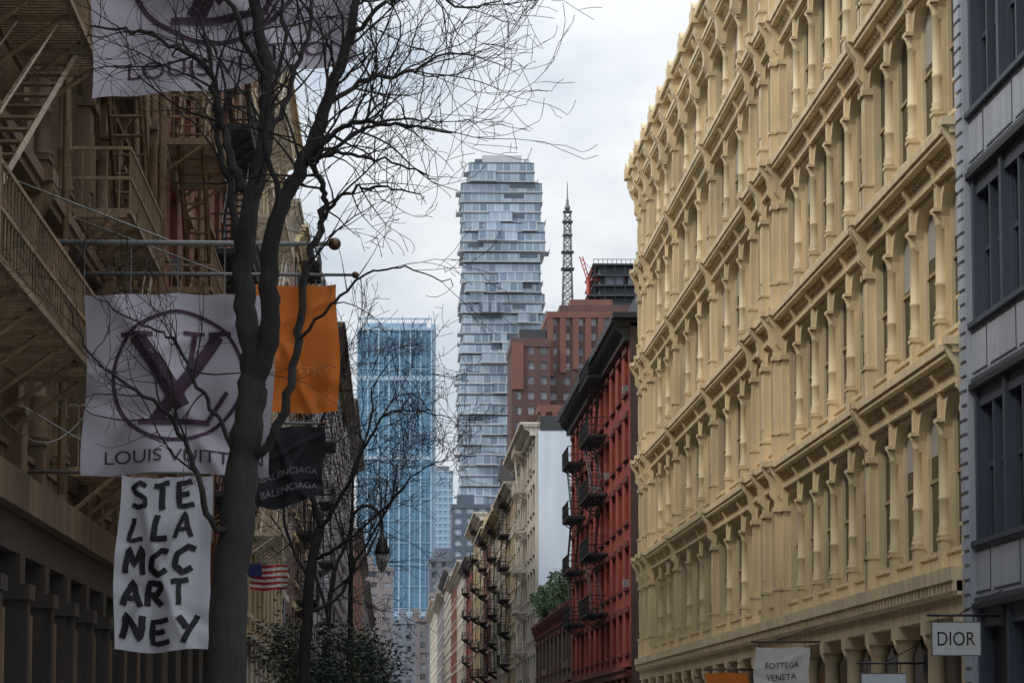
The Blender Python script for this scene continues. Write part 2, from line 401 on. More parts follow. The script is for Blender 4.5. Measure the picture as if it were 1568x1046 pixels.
while u>40:
    B.fb(u-.13,u+.13,-.26,.015,0,27.5,'slate')
    for f in range(len(lv)-1):
        zz=(lv[f]+lv[f+1])/2+.4; a=u-2.97; z0=lv[f]+1.15; z1=lv[f+1]-.6
        B.fb(a,u-.13,-.26,-.2,zz,zz+.1,'slate'); B.fb(a,a+.12,-.26,-.16,z0,z1,'slate'); B.fb(u-.27,u-.13,-.26,-.16,z0,z1,'slate')
        B.fb(u-1.62,u-1.48,-.26,-.06,z0,z1,'slate')
    u-=3.1
B.fb(UE-.7,UE,-.4,.14,0,27.5,'slatel')
z=.2
while z<27: B.fb(UE-.66,UE-.05,.14,.19,z,z+.22,'slatel'); z+=.3
B.fb(39.9,UE,-.5,.7,27.5,28.2,'slate')
B.obj("facade",e)
# ================================================================== RED BUILDING
building("red_fire_escape_building",-1,12,164,218,22.2,5,11,'redpaint','reddk',g=4.8,kc='black',cd=.95,fe=(181,190),fek='black')
e=bpy.data.objects["red_fire_escape_building"]
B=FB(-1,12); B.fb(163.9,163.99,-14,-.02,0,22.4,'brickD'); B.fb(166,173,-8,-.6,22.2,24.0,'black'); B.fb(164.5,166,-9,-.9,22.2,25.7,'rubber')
B.fb(163.4,218.4,-.9,.9,22.32,22.6,'black')
for f in range(5):
    for q in range(3): B.fb(163.8,163.9,-1.9-q*3,-.9-q*3,6.5+f*3.3,8.2+f*3.3,'rubber')
B.obj("side_wall",e)
F=FB(-1,12); fire_escape(F,202,209,[8.2,11.5,14.8,18.2],'black'); F.obj("fire_escape",e)
building("low_brown_building",-1,12,218.2,272.5,10.0,1,9,'brownst','reddk',g=5,cd=.4)
def leaves(mb,c,rad,n,size,k,seed=1,lump=9):
    r=random.Random(seed); cl=[]
    for i in range(lump):
        cl.append((Vector((c[0]+r.uniform(-1,1)*rad[0]*.75,c[1]+r.uniform(-1,1)*rad[1]*.75,c[2]+r.uniform(-1,1)*rad[2]*.7)),r.uniform(.22,.55)))
    for i in range(n):
        q,w=r.choice(cl)
        d=Vector((r.gauss(0,1),r.gauss(0,1),r.gauss(0,1))).normalized()*(r.random()**.4)*r.choice((1,1,1,1.35))
        p=q+Vector((d.x*rad[0]*w,d.y*rad[1]*w,d.z*rad[2]*w))
        a=Vector((r.gauss(0,1),r.gauss(0,1),r.gauss(0,.6))).normalized(); b2=a.orthogonal().normalized()
        b2=Matrix.Rotation(r.uniform(0,6.28),3,a)@b2; s=size*r.uniform(.6,1.3)
        b=len(mb.v); mb.v += [tuple(p-a*s),tuple(p+b2*s*.4),tuple(p+a*s),tuple(p-b2*s*.4)]
        mb.face([b,b+1,b+2,b+3],k)
e=empty("roof_garden_hedge",(12.8,240,10))
m=MB(); m.box(11.9,13.6,220,266,10.12,10.6,'brownst'); m.obj("planter",e)
m=MB()
for i in range(8): leaves(m,(12.3,221+i*5.5,11.3),(1.4,3.2,1.2),1700,.14,'leafg',i+3)
m.obj("leaves",e)
building("ivory_stone_building",-1,12,273,316,27.2,6,8,'ivory','ivory',g=5,cd=1.3,fe=(290,298),fek='ivory')
e=bpy.data.objects["ivory_stone_building"]
B=FB(-1,12); B.fb(272.6,272.98,-16,-.25,0,26.6,'whitewall'); B.fb(272.55,273.2,-16,-.4,26.6,27.8,'rubber')
B.fb(276,290,-7,-3,27.3,29.5,'whitewall')
B.obj("party_wall",e)
e=empty("roof_billboard",(11.8,330,27))
B=MB(); 
for x in (11.0,12.4): B.tube([(x,329,25.6),(x,329,28.6)],.09,5,'black'); B.tube([(x,331,25.6),(x,329,27.6)],.07,5,'black')
B.prism([(10.6,328.8,26.6),(12.2,328.2,26.2),(12.5,328.2,28.3),(11.0,328.8,28.9)],[(10.6,329.3,26.6),(12.2,330.5,26.2),(12.5,330.5,28.3),(11.0,329.3,28.9)],'rubber'); B.obj("panel",e)
row=[("yellow_stone_building",316.2,352,25.5,6,7,'yelst','ivory','black',1),("cream_tenement_building",352.2,395,25.2,6,8,'ivory','yelst','black',1),("red_brick_tenement",395.2,428,26,6,6,'pinkbr','ivory','black',1),
 ("yellow_stone_building",428.2,480,30,6,8,'yelst','ivory','black',1),("red_brick_tenement",480.2,530,27,6,8,'pinkbr','grayst','black',1),("grey_stone_building",530.2,600,29,6,10,'ivory','ivory','black',0),
 ("red_brick_tenement",600.2,660,30,6,9,'brickL','ivory','ivory',0),("cream_tenement_building",660.2,750,34,7,12,'ivory','grayst','black',0),("grey_stone_building",750.2,860,33,7,14,'grayst','ivory','black',0),("cream_tenement_building",860.2,1020,36,7,18,'ivory','ivory','black',0)]
for (nm,a,b,H,nf,nb,k,kt,fk,fe) in row:
    eb=building(nm,-1,12,a,b,H,nf,nb,k,kt,g=5,cd=1.2+(a-300)*.001,fe=((a+b)/2-4,(a+b)/2+4) if fe else None,fek=fk)
    B=FB(-1,12); rr=random.Random(int(a)); B.fb(a+3,a+9,-6,-2,H+.02,H+rr.uniform(1.5,3.5),'rubber' if rr.random()<.5 else k); B.fb(a+.2,a+1,-9,-1,H+.02,H+rr.uniform(.6,1.6),k); B.obj("roof_bulkhead",eb)
# ================================================================== LEFT SIDE
e=empty("tan_cast_iron_building",(-13,46,0))
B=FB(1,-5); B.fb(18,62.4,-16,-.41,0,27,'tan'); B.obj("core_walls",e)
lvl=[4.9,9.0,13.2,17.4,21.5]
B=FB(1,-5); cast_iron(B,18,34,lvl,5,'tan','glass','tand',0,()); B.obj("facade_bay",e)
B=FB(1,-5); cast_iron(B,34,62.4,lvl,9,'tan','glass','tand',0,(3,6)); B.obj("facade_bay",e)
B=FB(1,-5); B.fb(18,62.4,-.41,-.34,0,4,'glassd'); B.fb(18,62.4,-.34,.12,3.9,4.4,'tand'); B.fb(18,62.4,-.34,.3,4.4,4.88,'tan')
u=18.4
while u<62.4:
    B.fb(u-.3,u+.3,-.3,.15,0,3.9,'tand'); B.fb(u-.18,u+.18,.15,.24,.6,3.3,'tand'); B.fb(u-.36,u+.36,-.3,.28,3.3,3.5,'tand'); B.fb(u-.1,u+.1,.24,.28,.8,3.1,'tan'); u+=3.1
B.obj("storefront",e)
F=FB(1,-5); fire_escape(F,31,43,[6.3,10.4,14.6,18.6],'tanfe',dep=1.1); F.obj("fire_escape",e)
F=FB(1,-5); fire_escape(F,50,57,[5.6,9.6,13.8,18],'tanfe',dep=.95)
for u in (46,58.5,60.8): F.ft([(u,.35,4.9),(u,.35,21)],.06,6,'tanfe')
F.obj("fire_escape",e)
B=MB(); B.tube([(-4.6,36+i*.5,5.4-.6*math.sin(i/28*math.pi)+.04*i) for i in range(29)],.006,4,'steel'); B.obj("hanging_cable",e)
building("red_brick_building",1,-5,62.6,112,25,6,11,'brickL','tanfe',g=4.6,kc='tan',cd=.9,fe=(70,76),fek='tanfe',gk='tand')
F=FB(1,-5); fire_escape(F,88,96,[8,11.3,14.6,18,21.3],'black')
for u in (64,66.5,80,82.5,99,104): F.ft([(u,.25,4.9),(u,.25,24)],.09,6,'tanfe')
F.obj("fire_escape",bpy.data.objects["red_brick_building"])
building("yellow_stone_building",1,-5,112.2,150,28.5,6,9,'yelst','ivory',g=4.8,kc='yelst',cd=.8,fe=(116,128),fek='ivory')
building("grey_stone_building",1,-5,150.2,156.6,26,6,2,'grayst','ivory',g=4.8)
building("brown_stone_building",1,-5,164,205,27,6,9,'brownst','yelst',g=4.8,fe=(170,178),fek='black')
building("grey_stone_building",1,-5,205.2,260,30,6,10,'grayst','grayst',g=4.8,fe=(220,228),fek='black')
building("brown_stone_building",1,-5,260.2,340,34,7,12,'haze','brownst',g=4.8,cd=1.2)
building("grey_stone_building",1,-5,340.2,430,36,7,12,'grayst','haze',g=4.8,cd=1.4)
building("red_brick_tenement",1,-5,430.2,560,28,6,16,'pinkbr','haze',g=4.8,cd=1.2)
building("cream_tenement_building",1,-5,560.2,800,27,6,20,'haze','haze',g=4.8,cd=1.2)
# ================================================================== TOWERS
def grid(B,x0,x1,y0,y1,z0,z1,fh,bw,pw,sh,kw,kg,proj=.4):
    B.box(x0+proj,x1-proj,y0+proj,y1-proj,z0,z1-.5,kg)
    nf=max(1,round((z1-z0)/fh)); fh=(z1-z0)/nf
    nb=max(1,round((x1-x0)/bw)); w=(x1-x0)/nb
    for i in range(nb+1):
        c=x0+i*w; a=max(x0,c-pw/2); b=min(x1,c+pw/2)
        B.box(a,b,y0,y0+proj,z0,z1,kw); B.box(a,b,y1-proj,y1,z0,z1,kw)
    nb2=max(1,round((y1-y0)/bw)); w2=(y1-y0)/nb2
    for i in range(nb2+1):
        c=y0+i*w2; a=max(y0+proj,c-pw/2); b=min(y1-proj,c+pw/2)
        B.box(x0,x0+proj,a,b,z0,z1,kw); B.box(x1-proj,x1,a,b,z0,z1,kw)
    for f in range(nf+1):
        z=z0+f*fh; a=max(z0,z-sh/2); b=min(z1,z+sh/2)
        B.box(x0+.05,x1-.05,y0+.05,y1-.05,a,b,kw)
    B.box(x0+.3,x1-.3,y0+.3,y1-.3,z1-.4,z1+.02,'roof')
e=empty("staggered_glass_tower",(43,1318,0))
B=MB(); r=random.Random(21)
fh=4.1; nfl=56; xL,xR=26.8,60.8
z=0; f=0
while f<nfl:
    ht=r.choice([1,1,2,2]) if f>36 else r.choice([1,2,2,3])
    ht=min(ht,nfl-f)
    t=max(0,(f-30)/26.); amp=.5+1.2*t
    a=xL+2.2*t+r.uniform(-1,1)*amp; b=xR-1.2*t+r.uniform(-1,1)*amp
    yy=1300+r.uniform(-1,1)*(amp+.4)
    if f>=nfl-2: a+=3; b-=3.5
    ztop=z+ht*fh
    B.box(a,b,yy,1334+r.uniform(-1,1)*amp,z+.5,ztop-.35,'jglass')
    for q in range(ht):
        zz=z+q*fh
        B.box(a-.35,b+.35,yy-.35,1334.5,zz-.0,zz+.36,'jslab')
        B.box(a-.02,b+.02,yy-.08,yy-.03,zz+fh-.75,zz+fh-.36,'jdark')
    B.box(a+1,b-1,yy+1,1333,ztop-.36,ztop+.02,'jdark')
    used=set()
    for q in range(r.choice([1,2,3,3])):
        w=r.uniform(4,12); c=r.uniform(a+w/2,b-w/2)
        dd=r.uniform(1.0,3.2)+q*.07 ; h0=r.randrange(ht); zz=z+h0*fh
        if r.random()<.6:
            B.box(c-w/2,c+w/2,yy-dd,yy-.36,zz+.45,zz+fh-.05,'jglass'); B.box(c-w/2-.3,c+w/2+.3,yy-dd-.3,yy-.37-q*.01,zz+fh-.05,zz+fh+.25+q*.02,'jslab'); B.box(c-w/2-.3,c+w/2+.3,yy-dd-.3,yy-.37-q*.01,zz+.1-q*.02,zz+.45,'jslab')
        elif h0 not in used:
            used.add(h0)
            B.box(c-w/2,c+w/2,yy-.13,yy-.10,zz+1.6,zz+fh-.4,'jdark'); B.box(c-w/2,c+w/2,yy-.3,yy-.2,zz+.42,zz+1.5,'jglass')  # dark sheet in front of the glass, painted as a shaded recess
    for sx in (-1,1):
        if r.random()<.6:
            w=r.uniform(1.0,2.4); x0_=(a-w) if sx<0 else b+.36; h0=r.randrange(ht); zz=z+h0*fh
            B.box(x0_,x0_+w-.36,yy+2,yy+14,zz+.05,zz+.45,'jslab'); B.box(x0_+(0 if sx<0 else w-.5),x0_+(.15 if sx<0 else w-.36),yy+2,yy+14,zz+.45,zz+1.5,'jglass')
    z=ztop; f+=ht
B.box(36,52,1306,1326,z,z+3.5,'jslab'); B.box(33,36,1306,1312,z,z+2,'jdark'); B.box(53,55,1306,1316,z,z+2.2,'jslab')
for i in range(4): B.box(31+i*3.6,32.2+i*3.6,1295.6,1296.0,168,172,'jdark')
B.obj("tower_body",e)
e=empty("blue_glass_tower",(2,1840,0))
B=MB(); B.box(-19.5,21.5,1800,1860,0,222,'bglass')
for i in range(15):
    x=-19.5+i*41/14; w=.14 if i%2 else .38
    B.box(x-w,x+w,1799.2,1800-.01,0,222,'bfin2' if i%2 else 'bfin')
for z in range(8,222,12): B.box(-19.4,21.4,1799.4,1799.99,z,z+.6,'bfin2')
for z in (64,150,194): B.box(-19.4,21.4,1799.5,1799.98,z,z+2.5,'bfin')
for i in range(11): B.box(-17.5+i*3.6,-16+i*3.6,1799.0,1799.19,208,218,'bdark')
B.box(-20,22,1799,1861,222,223.5,'bfin')
for i in range(12): B.box(-19.5+i*3.7,-19.1+i*3.7,1799.2,1799.7,223.5,228,'bfin')
B.box(-17,19,1804,1850,223.5,226.5,'bglass2'); B.box(-19.6,21.6,1799.2,1799.8,228,228.8,'bfin')
B.box(21.51,24,1803,1858,0,226,'bfin')
B.obj("tower_body",e)
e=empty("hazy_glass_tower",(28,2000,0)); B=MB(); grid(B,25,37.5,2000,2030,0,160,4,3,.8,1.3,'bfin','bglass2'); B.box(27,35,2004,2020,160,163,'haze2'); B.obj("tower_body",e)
e=empty("brown_brick_tower",(52,930,0))
B=MB()
grid(B,33.2,44,905,940,0,109,4.2,3.4,1.9,2.0,'tbrick','twin')
B.box(33.2,36.5,904.4,904.98,96,109,'tbrickr'); B.box(33,44.1,904.7,940.2,108,110.4,'tbrick')
B.box(35.5,43,908,930,110.4,113.2,'rubber')
grid(B,43.2,69,908,945,0,117.5,4.2,3.6,1.8,2.0,'tbrick','twin')
for i in range(7): B.box(43.3+i*3.55,45.0+i*3.55,907.3,907.98,100+((i*37)%9),117.3,'tbrickr')
B.box(43.1,69.2,907.2,945.2,116.5,118.2,'tbrickr'); B.box(47,68,912,940,118.2,120.6,'tbrick'); B.box(50,62,913,935,120.6,122.4,'tbrickr')
grid(B,40,52,888,904.3,0,88,4.2,3.2,1.7,2.0,'tbrick','twin'); B.box(39.8,52.2,887.5,904.2,88,90,'tbrickr')
for i in range(4): B.box(40.5+i*3.2,42+i*3.2,887.2,887.98,80,88,'tbrickr')
grid(B,54,69,880,906,0,99,4.2,3.2,1.7,2.0,'tbrick','twin'); B.box(53.8,69.2,879.5,906.2,98,100,'tbrickr')
B.obj("tower_body",e)
e=empty("lattice_antenna_spire",(51.3,950,128))
B=MB()
cx,cy=51.3,950
def wd(z): return 1.55-(z-128)*.028
for sx,sy in ((-1,-1),(1,-1),(-1,1),(1,1)): B.tube([(cx+sx*1.6,cy+sy*1.6,117),(cx+sx*wd(153),cy+sy*wd(153),153)],.24,5,'steel')
z=119
while z<152:
    w=wd(z); w2=wd(z+2.4)
    for a,b in (((-1,-1),(1,-1)),((1,-1),(1,1)),((1,1),(-1,1)),((-1,1),(-1,-1))):
        B.tube([(cx+a[0]*w,cy+a[1]*w,z),(cx+b[0]*w2,cy+b[1]*w2,z+2.4)],.11,4,'steel'); B.tube([(cx+b[0]*w,cy+b[1]*w,z),(cx+a[0]*w2,cy+a[1]*w2,z+2.4)],.11,4,'steel')
        B.tube([(cx+a[0]*w,cy+a[1]*w,z),(cx+b[0]*w,cy+b[1]*w,z)],.13,4,'steel')
    z+=2.4
for z,w in ((136,1.9),(141,1.8),(146,1.4),(150,1.5),(153,1.3)): B.box(cx-w,cx+w,cy-w,cy+w,z,z+.5,'rubber')
B.lathe(cx,cy,[(153,.5),(157,.4),(157.1,.22),(161,.12),(162.5,.05)],8,'steel'); B.sphere((cx,cy,154.5),.9,'steel',8)
B.obj("spire",e)
def far(B,kk=960/700.):
    B.v=[(x*kk,y*kk,1.6+(z-1.6)*kk) for x,y,z in B.v]
e=empty("building_under_construction",(67,985,0))
B=MB(); B.box(43.5,56,708,730,1,96,'haze2'); 
for z in (94,96,98.2,100.4,102.8): B.box(42+(z>97)*1.3,57,700,730,z-1,z-.65,'rubber')
for i in range(6): B.box(43.6+i*2.2,43.85+i*2.2,700.3,700.6,88,101.9,'black')
B.box(45,56,703,728,90,101.8,'jdark'); B.box(46,50,701,702,97.6,99.4,'haze2'); B.box(51,55,701,702,97.6,99.4,'haze2')
for i in range(14): B.tube([(43.5+i,700.1,101.9),(43.5+i,700.1,103)],.07,4,'rubber')
B.box(43.4,57,700.05,700.15,103,103.12,'rubber')
far(B); B.obj("frame",e)
e=empty("construction_crane",(58,965,132)); B=MB()
B.tube([(42.6,704,89),(42.6,704,99)],.5,4,'crane')
for o in (0,.7): B.tube([(42.6+o*.4,704,98+o),(40.6+o,704,104.2)],.12,4,'crane')
for i in range(6): B.tube([(42.6-i*.33,704,98+i),(42.9-i*.28,704,98.9+i)],.08,4,'crane')
B.tube([(42.6,704,98.6),(44.6,704,99.8)],.22,4,'crane'); B.box(44.2,45.4,703.4,704.6,98.7,100,'crane'); B.tube([(43.3,704,101.2),(45,704,99.9)],.06,4,'crane'); B.tube([(42.6,704,98.8),(43.3,704,101.3)],.1,4,'crane'); B.tube([(43.3,704,101.2),(40.8,704,104)],.05,4,'crane')
far(B); B.obj("jib",e)
def block(nm,x0,x1,y0,y1,H,k,kg='twin',fh=4,bw=4):
    e=empty(nm,((x0+x1)/2,(y0+y1)/2,0)); B=MB(); grid(B,x0,x1,y0,y1,0,H,fh,bw,bw*.5,fh*.45,k,kg)
    B.box(x0+2,x0+2+(x1-x0)*.35,y0+3,y0+9,H,H+4,k); B.box(x0-.3,x1+.3,y0-.3,y1+.3,H-1.2,H+.3,k); B.obj("walls",e)
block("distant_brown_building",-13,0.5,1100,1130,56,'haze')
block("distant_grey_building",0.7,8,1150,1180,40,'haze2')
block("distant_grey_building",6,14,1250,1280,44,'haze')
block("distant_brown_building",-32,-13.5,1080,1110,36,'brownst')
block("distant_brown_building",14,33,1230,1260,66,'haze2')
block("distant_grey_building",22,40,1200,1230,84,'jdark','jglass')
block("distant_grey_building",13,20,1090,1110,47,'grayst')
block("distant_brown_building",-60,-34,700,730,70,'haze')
# ================================================================== TREES
def smooth(pts,rad,sub=4,wob=.0,r=None):
    P=[Vector(p) for p in pts]; out=[]; ro=[]
    for i in range(len(P)-1):
        p0=P[max(i-1,0)];p1=P[i];p2=P[i+1];p3=P[min(i+2,len(P)-1)]
        for j in range(sub):
            t=j/sub
            q=.5*((2*p1)+(p2-p0)*t+(2*p0-5*p1+4*p2-p3)*t*t+(3*p1-p0-3*p2+p3)*t**3)
            if wob and r: q=q+Vector((r.gauss(0,1),r.gauss(0,1),r.gauss(0,1)))*wob
            out.append(q); ro.append((rad[i]+(rad[i+1]-rad[i])*t)*(1+(r.uniform(-.08,.08) if r else 0)))
    out.append(P[-1]); ro.append(rad[-1]); return out,ro
def twig(mb,p,d,L,r0,lev,rg,up=.12,mn=.0022):
    n=max(3,int(L/.11)); pts=[p.copy()]; rr=[r0]; q=p.copy(); d=d.normalized(); st=L/n
    curl=Vector((rg.gauss(0,.10),rg.gauss(0,.10),rg.gauss(0,.08)+up*.35))
    for i in range(n):
        d=(d+curl*.6+Vector((rg.gauss(0,.17),rg.gauss(0,.17),rg.gauss(0,.17)))).normalized()
        q=q+d*st; pts.append(q.copy()); rr.append(max(r0*(1-.75*(i+1)/n),mn))
        if lev>0 and i>0 and rg.random()<(.66 if lev>1 else .5):
            a=Vector((rg.gauss(0,1),rg.gauss(0,1)*.8,rg.gauss(0,1)+.3)).normalized()
            nd=(d*.8+a*.75).normalized()
            twig(mb,q.copy(),nd,L*rg.uniform(.35,.65)*(1-.4*i/n),rr[-1]*.7,lev-1,rg,up,mn)
    mb.tube(pts,rr,3,'bark',False)
def tree(name,base,S,limbs,seed,lenf=1.0,dens=.55,tw=(.7,1.5),mn=.0026):
    rg=random.Random(seed); e=empty(name,base); mb=MB(); tb=MB()
    for li,(pts,r0,r1,tws,sp) in enumerate(limbs):
        n=len(pts); P=[]
        for i,(u,v,w) in enumerate(pts): P.append((base[0]+u*S,base[1]+w,base[2]+v*S))
        rad=[r0+(r1-r0)*i/(n-1) for i in range(n)]
        sp_,rd=smooth(P,rad,6,.013 if r0<.06 else .009,rg)
        mb.tube(sp_,rd,10 if r0>.05 else 5,'bark')
        if tws:
            for i in range(int(len(sp_)*sp),len(sp_)):
                if rg.random()<dens*tws:
                    d=(sp_[min(i+1,len(sp_)-1)]-sp_[i-1]).normalized()
                    a=Vector((rg.gauss(0,1),rg.gauss(0,1)*.9,rg.gauss(0,.9)+.25)).normalized()
                    twig(tb,sp_[i].copy(),d*.7+a,rg.uniform(*tw)*lenf*(.6 if r0<.02 else 1),min(rd[i]*.55,.013),2,rg,.12,mn)
    mb.obj("trunk_and_limbs",e); tb.obj("twigs",e)
T1=[
 ([(0,0,0),(0,150,0),(3,394,0),(15,590,0),(33,740,0),(43,830,0)],.175,.11,.0,.5),
 ([(43,830,0),(35,900,0),(23,990,.1),(35,1100,.1),(55,1210,.2),(55,1320,.2),(33,1440,.2),(20,1560,.3)],.10,.035,.5,.4),
 ([(40,810,0),(67,900,-.1),(63,1000,-.2),(85,1090,-.3),(117,1150,-.3),(155,1250,-.4),(185,1340,-.5),(210,1440,-.5),(232,1560,-.6)],.088,.022,.8,.45),
 ([(35,1100,.1),(0,1180,.3),(-20,1260,.5),(-45,1340,.6),(-105,1380,.7),(-165,1410,.9),(-235,1420,1)],.04,.008,.9,.3),
 ([(55,1300,.2),(15,1370,-.1),(-25,1460,-.3),(-60,1540,-.4)],.03,.01,.7,.3),
 ([(23,990,.1),(2,1110,.3),(-23,1220,.5),(-30,1330,.6),(-60,1440,.8)],.038,.01,.8,.3),
 ([(15,590,0),(-20,610,-.2),(-45,690,-.3),(-80,760,-.4),(-130,800,-.6),(-195,850,-.7),(-230,930,-.8)],.03,.006,.6,.3),
 ([(25,660,0),(-10,760,.3),(-55,840,.4),(-90,900,.5),(-145,925,.5),(-215,970,.6)],.022,.005,.6,.3),
 ([(117,1150,-.3),(160,1190,-.6),(215,1200,-.8),(275,1185,-1),(345,1170,-1.2)],.028,.006,1.1,.15),
 ([(150,1240,-.4),(215,1290,-.2),(270,1300,-.1),(330,1335,0),(395,1345,.1)],.024,.005,1.1,.15),
 ([(120,1155,-.3),(190,1215,.2),(260,1250,.4),(330,1255,.6)],.022,.005,1.1,.15),
 ([(185,1340,-.5),(240,1385,-.7),(300,1400,-.8),(360,1370,-.9),(425,1385,-1)],.022,.005,1.0,.15),
 ([(205,1420,-.5),(250,1460,-.5),(330,1480,-.3),(430,1440,-.3)],.018,.005,1.0,.15),
 ([(33,700,0),(65,728,-.1),(92,790,-.2),(108,880,-.2),(122,990,-.3),(148,1070,-.3),(150,1112,-.4),(126,1150,-.5)],.042,.022,.35,.4),
 ([(148,1070,-.3),(185,1100,-.5),(235,1108,-.6),(295,1090,-.8)],.018,.005,1.1,.1),
 ([(126,1150,-.5),(180,1160,-.6),(250,1145,-.6),(320,1120,-.6)],.018,.005,1.0,.1),
 ([(108,880,-.2),(160,925,-.5),(215,975,-.6),(275,982,-.7),(345,952,-.8)],.015,.004,.7,.3),
 ([(55,1210,.2),(95,1300,.4),(120,1400,.5),(130,1500,.6)],.03,.012,.8,.3),
 ([(85,1090,-.3),(60,1200,-.6),(90,1330,-.8),(75,1460,-1)],.025,.01,.7,.3),
]
tree("bare_street_tree",(-1.275,25,.14),.005,T1,5,.8,.75)
T2=[
 ([(0,0,0),(-2,200,0),(5,350,0),(20,430,.1)],.13,.08,.0,.5),
 ([(20,430,.1),(5,500,.2),(10,560,.3),(40,650,.4),(60,720,.5)],.06,.012,.9,.2),
 ([(20,430,.1),(60,490,0),(90,560,0),(130,610,.1),(220,600,.2)],.05,.008,1.0,.2),
 ([(10,380,.1),(50,400,-.4),(100,440,-.6),(170,510,-.8),(215,530,-.9)],.04,.007,1.0,.2),
 ([(60,490,0),(95,590,.5),(100,650,.6),(135,700,.8)],.03,.007,1.0,.2),
 ([(5,350,0),(-30,420,.3),(-40,500,.4),(-60,560,.5)],.04,.008,.8,.2),
 ([(90,560,0),(150,640,.3),(210,585,.4)],.02,.005,1.0,.1),
 ([(5,300,0),(50,330,.5),(80,390,.6),(125,470,.8),(140,540,.9)],.045,.009,.9,.2),
]
tree("bare_street_tree",(-1.56,60,.14),.012,T2,9,1.25,.75,mn=.005)
T3=[([(0,0,0),(2,150,0),(-2,300,0),(10,420,.1)],.12,.06,0,.5),
 ([(10,420,.1),(40,500,.3),(45,600,.4),(70,680,.4)],.05,.01,1,.2),([(0,330,0),(-30,430,.3),(-35,520,.4),(-20,620,.4)],.05,.01,1,.2),([(5,380,0),(60,430,.3),(100,520,.4),(110,600,.4)],.04,.01,1,.2)]
tree("bare_street_tree",(-1.5,78,.14),.0125,T3,12,1.3,.6,mn=.006)
def leafy(name,base,c,rad,n,size,k,seed):
    e=empty(name,base); m=MB(); m.tube([base,(base[0]+.03,base[1],base[2]+c[2]*.5),(c[0],c[1],c[2])],[.07,.055,.03],7,'bark')
    r=random.Random(seed)
    for i in range(9):
        m.tube([(c[0],c[1],c[2]*.7),(c[0]+r.uniform(-1,1)*rad[0]*.4,c[1]+r.uniform(-1,1)*rad[1]*.4,c[2]),(c[0]+r.uniform(-1,1)*rad[0]*.9,c[1]+r.uniform(-1,1)*rad[1]*.9,c[2]+r.uniform(-.2,1)*rad[2]*.9)],[.03,.02,.008],4,'bark')
    m.obj("trunk",e); m=MB(); leaves(m,c,rad,n,size,k,seed,24); m.obj("leaves",e)
leafy("small_evergreen_tree",(-1.55,66,.14),(-1.15,66,2.5),(1.45,1.2,1.35),5600,.055,'leaf',4)
leafy("small_evergreen_tree",(-1.7,72,.14),(-1.7,72,2.6),(1.2,1.2,1.4),4000,.06,'leaf',14)
leafy("small_evergreen_tree",(-1.6,95,.14),(-1.0,95,3.0),(1.4,1.4,1.5),4500,.07,'leaf',24)
# ================================================================== STREET LAMP (bishop's crook)
e=empty("street_lamp",(-1.0,80,.14)); B=MB()
B.lathe(-1.0,80,[(.14,.24),(.5,.24),(.55,.17),(1.0,.15),(1.1,.1),(1.15,.12),(1.3,.085),(5.6,.055),(5.65,.08),(5.8,.06),(6.2,.045)],12,'black')
pts=[(-1.0,80,6.1)]
for i in range(15):
    a=math.pi-i*math.pi/13*1.0
    pts.append((-.62+.38*math.cos(a),80,6.55+.52*math.sin(a)))
B.tube(pts,.042,7,'black')
sp=[(-.62+.25*(1-t/22)*math.cos(2.2+t*.4),80,6.62+.28*(1-t/22)*math.sin(2.2+t*.4)) for t in range(20)]
B.tube(sp,.022,6,'black'); B.tube([(-.96,80,6.2),(-.8,80,6.3),(-.72,80,6.45)],.02,5,'black')
B.lathe(-.24,80,[(6.5,.04),(6.3,.05),(6.28,.09),(6.1,.14),(5.95,.18),(5.9,.19)],12,'black'); B.lathe(-.24,80,[(5.9,.16),(5.7,.15),(5.5,.08),(5.45,.02)],12,'lampglass')
B.obj("post_and_lantern",e)
# ================================================================== FLAGS, BANNERS, SIGNS
def text_mesh(body,w,h,bold=0.0):
    cu=bpy.data.curves.new("t",'FONT'); cu.body=body; cu.size=1; cu.offset=bold; cu.resolution_u=4
    o=bpy.data.objects.new("t",cu); COL.objects.link(o); bpy.context.view_layer.update()
    me=bpy.data.meshes.new_from_object(o.evaluated_get(bpy.context.evaluated_depsgraph_get()))
    bpy.data.objects.remove(o); 
    bm=bmesh.new(); bm.from_mesh(me); bpy.data.meshes.remove(me)
    xs=[v.co.x for v in bm.verts]; ys=[v.co.y for v in bm.verts]; x0,x1,y0,y1=min(xs),max(xs),min(ys),max(ys)
    for v in bm.verts: v.co=Vector(((v.co.x-x0)/(x1-x0)*w,(v.co.y-y0)/(y1-y0)*h,0))
    n=int(w/.04)
    for i in range(1,n):
        bmesh.ops.bisect_plane(bm,geom=bm.verts[:]+bm.edges[:]+bm.faces[:],plane_co=(i*w/n,0,0),plane_no=(1,0,0))
    r=[(v.co.x,v.co.y) for v in bm.verts]; bm.verts.index_update()
    f=[[v.index for v in fc.verts] for fc in bm.faces]; bm.free(); return r,f
